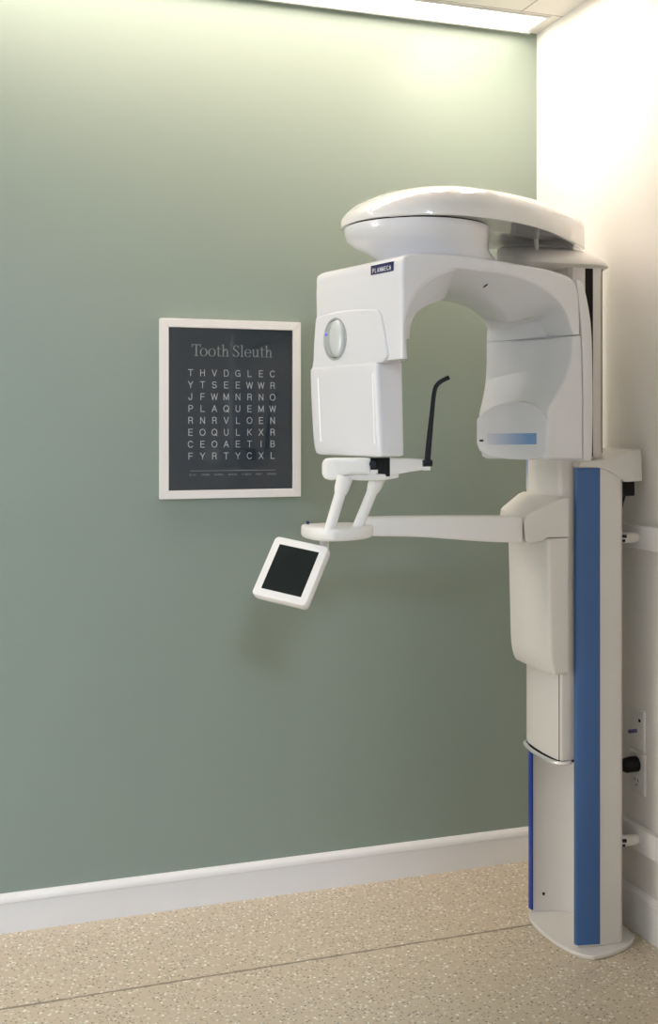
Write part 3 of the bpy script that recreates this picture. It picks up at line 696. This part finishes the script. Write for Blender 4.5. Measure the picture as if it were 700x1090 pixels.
# plate
zp0, zp1 = 1.135, 1.166
def pxz(px, py, z): return onz(px, py, z)
po = [pxz(321.5, 567, zp1), pxz(321, 562, zp1), pxz(328, 558.5, zp1), pxz(345, 556.6, zp1), pxz(364, 555.8, zp1), pxz(384, 555.2, zp1), pxz(392, 557, zp1), pxz(397.5, 560.5, zp1), pxz(394, 562.5, zp1), pxz(380, 565.0, zp1), pxz(358, 566.8, zp1), pxz(338, 567.3, zp1), pxz(328, 569, zp1)]
cen = sum(po, Vector())/len(po)
# plan shape of the plate as a clean rounded outline
pla = [V(-.985, -.705, 0), V(-1.000, -.665, 0), V(-1.000, -.60, 0), V(-.975, -.56, 0), V(-.90, -.545, 0), V(-.84, -.56, 0), V(-.815, -.60, 0), V(-.83, -.655, 0), V(-.87, -.70, 0), V(-.92, -.725, 0), V(-.96, -.728, 0)]
plc = catmull(pla, 6, closed=True); pc = sum(pla, Vector())/len(pla)
def pring(k, z): return [V(pc.x+(p.x-pc.x)*k, pc.y+(p.y-pc.y)*k, z) for p in plc]
plate = link_bm('support_plate', loft_bm([pring(.90, zp0), pring(.97, zp0+.003), pring(1.0, zp0+.009), pring(1.0, zp1-.008), pring(.985, zp1-.002), pring(.95, zp1)]), 'support', xm, smooth=60)
link_bm('plate_button', tube_bm([V(-.975, -.575, zp1-.001), V(-.975, -.575, zp1+.008)], .004, 12), 'navy', plate)
# posts
for (bx, by, tx, ty, dd) in ((351, 562.5, 367, 508, 2.80), (381, 560, 403, 506, 2.84)):
    b = onz(bx, by, zp1); db = (b-CAM).dot(FW); t = Q(tx, ty, db+.02)
    b2 = b-(t-b).normalized()*.012
    ps = link_bm('support_post', tube_bm([b2, b+(t-b)*.02, b+(t-b)*.55, b+(t-b)*.72], .0135, 24), 'support', xm)
    link_bm('post_collar', tube_bm([b+(t-b)*.66, b+(t-b)*.71, b+(t-b)*.78, b+(t-b)*1.0], [.0136, .0160, .0180, .0200], 24), 'support', ps)
# chin rest
DC = 2.84
def ch(px, py, dd=0): return Q(px, py, DC+dd)
def chin_block(x0, x1, yt, yb, w0, w1):
    return [ch(x0, yt, w0), ch(x0, yt, w1), ch(x0, yb, w1), ch(x0, yb, w0)]
st = [chin_block(342.5, 0, 493, 505, -.025, .05), chin_block(346, 0, 488.5, 509.5, -.035, .06), chin_block(354, 0, 487.3, 511.3, -.04, .065), chin_block(364, 0, 487.2, 508, -.04, .065), chin_block(374, 0, 487.2, 505.5, -.04, .06), chin_block(385, 0, 487.2, 505.5, -.038, .055), chin_block(394, 0, 487.8, 506, -.036, .05)]
chin = link_bm('chin_rest', stations(st, [.009, .009, .009, .009], 4, 5, soft=(.004, .002)), 'support', xm, smooth=55)
st = [chin_block(362, 0, 504.5, 510, -.028, .05), chin_block(385, 0, 504.5, 511.5, -.028, .05), chin_block(408, 0, 504.5, 511.2, -.03, .05), chin_block(424, 0, 504, 508.5, -.02, .04)]
link_bm('chin_rest_tray', stations(st, [.003]*4, 4, 4, soft=(.002, .002)), 'support', chin, smooth=55)
link_bm('bite_socket', loft_bm([chin_block(394, 0, 487.4, 499.5, -.026, .04), chin_block(414.8, 0, 487.2, 507, -.030, .04)]), 'black', xm, smooth=0, bevel=.001)
link_bm('socket_lower', loft_bm([chin_block(399, 0, 499, 507.2, -.028, .03), chin_block(414.6, 0, 499, 507.2, -.0295, .03)]), 'black', chin, smooth=0)
link_bm('socket_lip', loft_bm([chin_block(391, 0, 500, 506.5, -.034, .02), chin_block(402, 0, 500, 504, -.034, .02)]), 'support', chin, smooth=0, bevel=.001)
link_bm('socket_screw', tube_bm([ch(397.5, 494.5, -.034), ch(396.5, 494, -.045)], .0085, 16), 'rubber', chin)
st = [chin_block(414.9, 0, 486.8, 506.8, -.030, .05), chin_block(425, 0, 487.4, 504.5, -.026, .045), chin_block(440, 0, 488, 501.8, -.020, .035), chin_block(456, 0, 489, 499.5, -.014, .02)]
link_bm('temple_arm', stations(st, [.004]*4, 4, 4, soft=(.001, .002)), 'support', chin, smooth=55)
# temple rod
link_bm('rod_clamp', tube_bm([ch(450, 493.2, -.020), ch(459, 493.0, -.014)], .0085, 16), 'rubber', chin)
rodp = catmull([ch(454.5, 493, -.022), ch(456.5, 470, -.022), ch(459.5, 440, -.022), ch(461.8, 419, -.022), ch(464.5, 410.5, -.022), ch(470, 405.5, -.024), ch(478, 401.5, -.026)], 6)
rr = [.0078-.0022*min(1, i/14) for i in range(len(rodp))]
link_bm('temple_rod', tube_bm(rodp, rr, 16), 'rubber', xm)
link_bm('rod_foot', loft_bm([chin_block(449.5, 0, 496.5, 500.8, -.022, .0), chin_block(458, 0, 496.5, 500.8, -.018, .0)]), 'support', chin, smooth=0, bevel=.0008)

# touch display hanging under the plate
D0 = 2.80
TL = Q(293.5, 570.0, D0+.03); a_, b_ = -.060, -.075
Tv = RT*(57.5/FPX*D0)+V(0, 0, -9.5/FPX*D0)+FW*a_
TR = TL+Tv
Sv = RT*(-26.5/FPX*D0)+V(0, 0, -57.5/FPX*D0)+FW*b_
# make the sides exactly square to each other in 3D
Sv = Sv-Tv*(Sv.dot(Tv)/Tv.dot(Tv))
nD = Tv.cross(Sv).normalized()
if nD.dot(FW) > 0: nD = -nD
def DP(u, v, off=0): return TL+Tv*u+Sv*v+nD*off
def drect(u0, v0, u1, v1, off): return [DP(u0, v0, off), DP(u1, v0, off), DP(u1, v1, off), DP(u0, v1, off)]
R_ = lambda c, r: ring_round(c, [r]*4, 6)
td = link_bm('touch_display', loft_bm([R_(drect(.05, .04, .95, .96, -.030), .012), R_(drect(.012, .01, .988, .99, -.026), .013), R_(drect(0, 0, 1, 1, -.019), .013), R_(drect(0, 0, 1, 1, -.003), .013), R_(drect(.012, .01, .988, .99, 0), .012)]), 'support', xm, smooth=50)
link_bm('display_screen', loft_bm([R_(drect(.135, .125, .865, .875, -.001), .001), R_(drect(.135, .125, .865, .875, .0006), .001)]), 'screen', td, smooth=0)
j0 = DP(.86, .06, -.026); j1 = V(j0.x+.01, j0.y+.02, zp0+.004)
link_bm('display_joint', tube_bm([j0+nD*.01, j0-nD*.012, j1+V(0, 0, -.012), j1], [.008, .009, .012, .014], 20), 'support', td)

# ------------------------------------------------------------------ outlets and plugs on the right wall
def wall_plate(name, label, cat, yc, z0, z1):
    t = thing(name, label, cat, (0, yc, z0))
    bm = loft_bm([[V(x, yc+s*(.036-i), zz) for s, zz in ((-1, z0+i), (1, z0+i), (1, z1-i), (-1, z1-i))] for x, i in ((0, 0), (-.004, 0), (-.0065, .003))])
    link_bm('cover_plate', bm, 'plate', t, smooth=30)
    return t
t = wall_plate('data_outlet', 'white wall plate with a violet jack, the upper one low behind the column', 'wall plate', -.572, .507, .622)
for y, z in ((-.572, .613), (-.572, .516), (-.560, .585), (-.545, .575), (-.56, .535)): link_bm('plate_screw', tube_bm([(-.0064, y, z), (-.0075, y, z)], .0028, 10), 'lampframe', t)
link_bm('jack', tube_bm([(-.0064, -.572, .560), (-.030, -.572, .560)], .0055, 12), 'violet', t)
link_bm('small_port', box_bm(-.008, -.0064, -.592, -.584, .588, .596), 'black', t, smooth=0)
t = wall_plate('power_outlet', 'white power outlet plate below the data plate, behind the column', 'outlet', -.574, .386, .501)
for z in (.470, .418):
    link_bm('socket', tube_bm([(-.0064, -.574, z), (-.0078, -.574, z)], .0165, 20), 'plate', t)
bm = box_bm(-.0085, -.0077, -.583, -.581, .420, .428); box_bm(-.0085, -.0077, -.568, -.566, .420, .428, bm); box_bm(-.0085, -.0077, -.5765, -.5725, .407, .412, bm)
link_bm('socket_slots', bm, 'black', t, smooth=0)
t = thing('power_plug', 'black round power plug pushed into the outlet behind the column', 'plug', (-.008, -.574, .465))
link_bm('plug_body', tube_bm([(-.0082, -.574, .468), (-.030, -.574, .468), (-.045, -.574, .466), (-.056, -.574, .464)], [.0215, .0215, .020, .012], 24), 'black', t)
link_bm('cable', tube_bm(catmull([V(-.054, -.574, .464), V(-.072, -.57, .452), V(-.074, -.56, .36), V(-.070, -.545, .20), V(-.068, -.54, .014)], 6), .0042, 10), 'black', t)
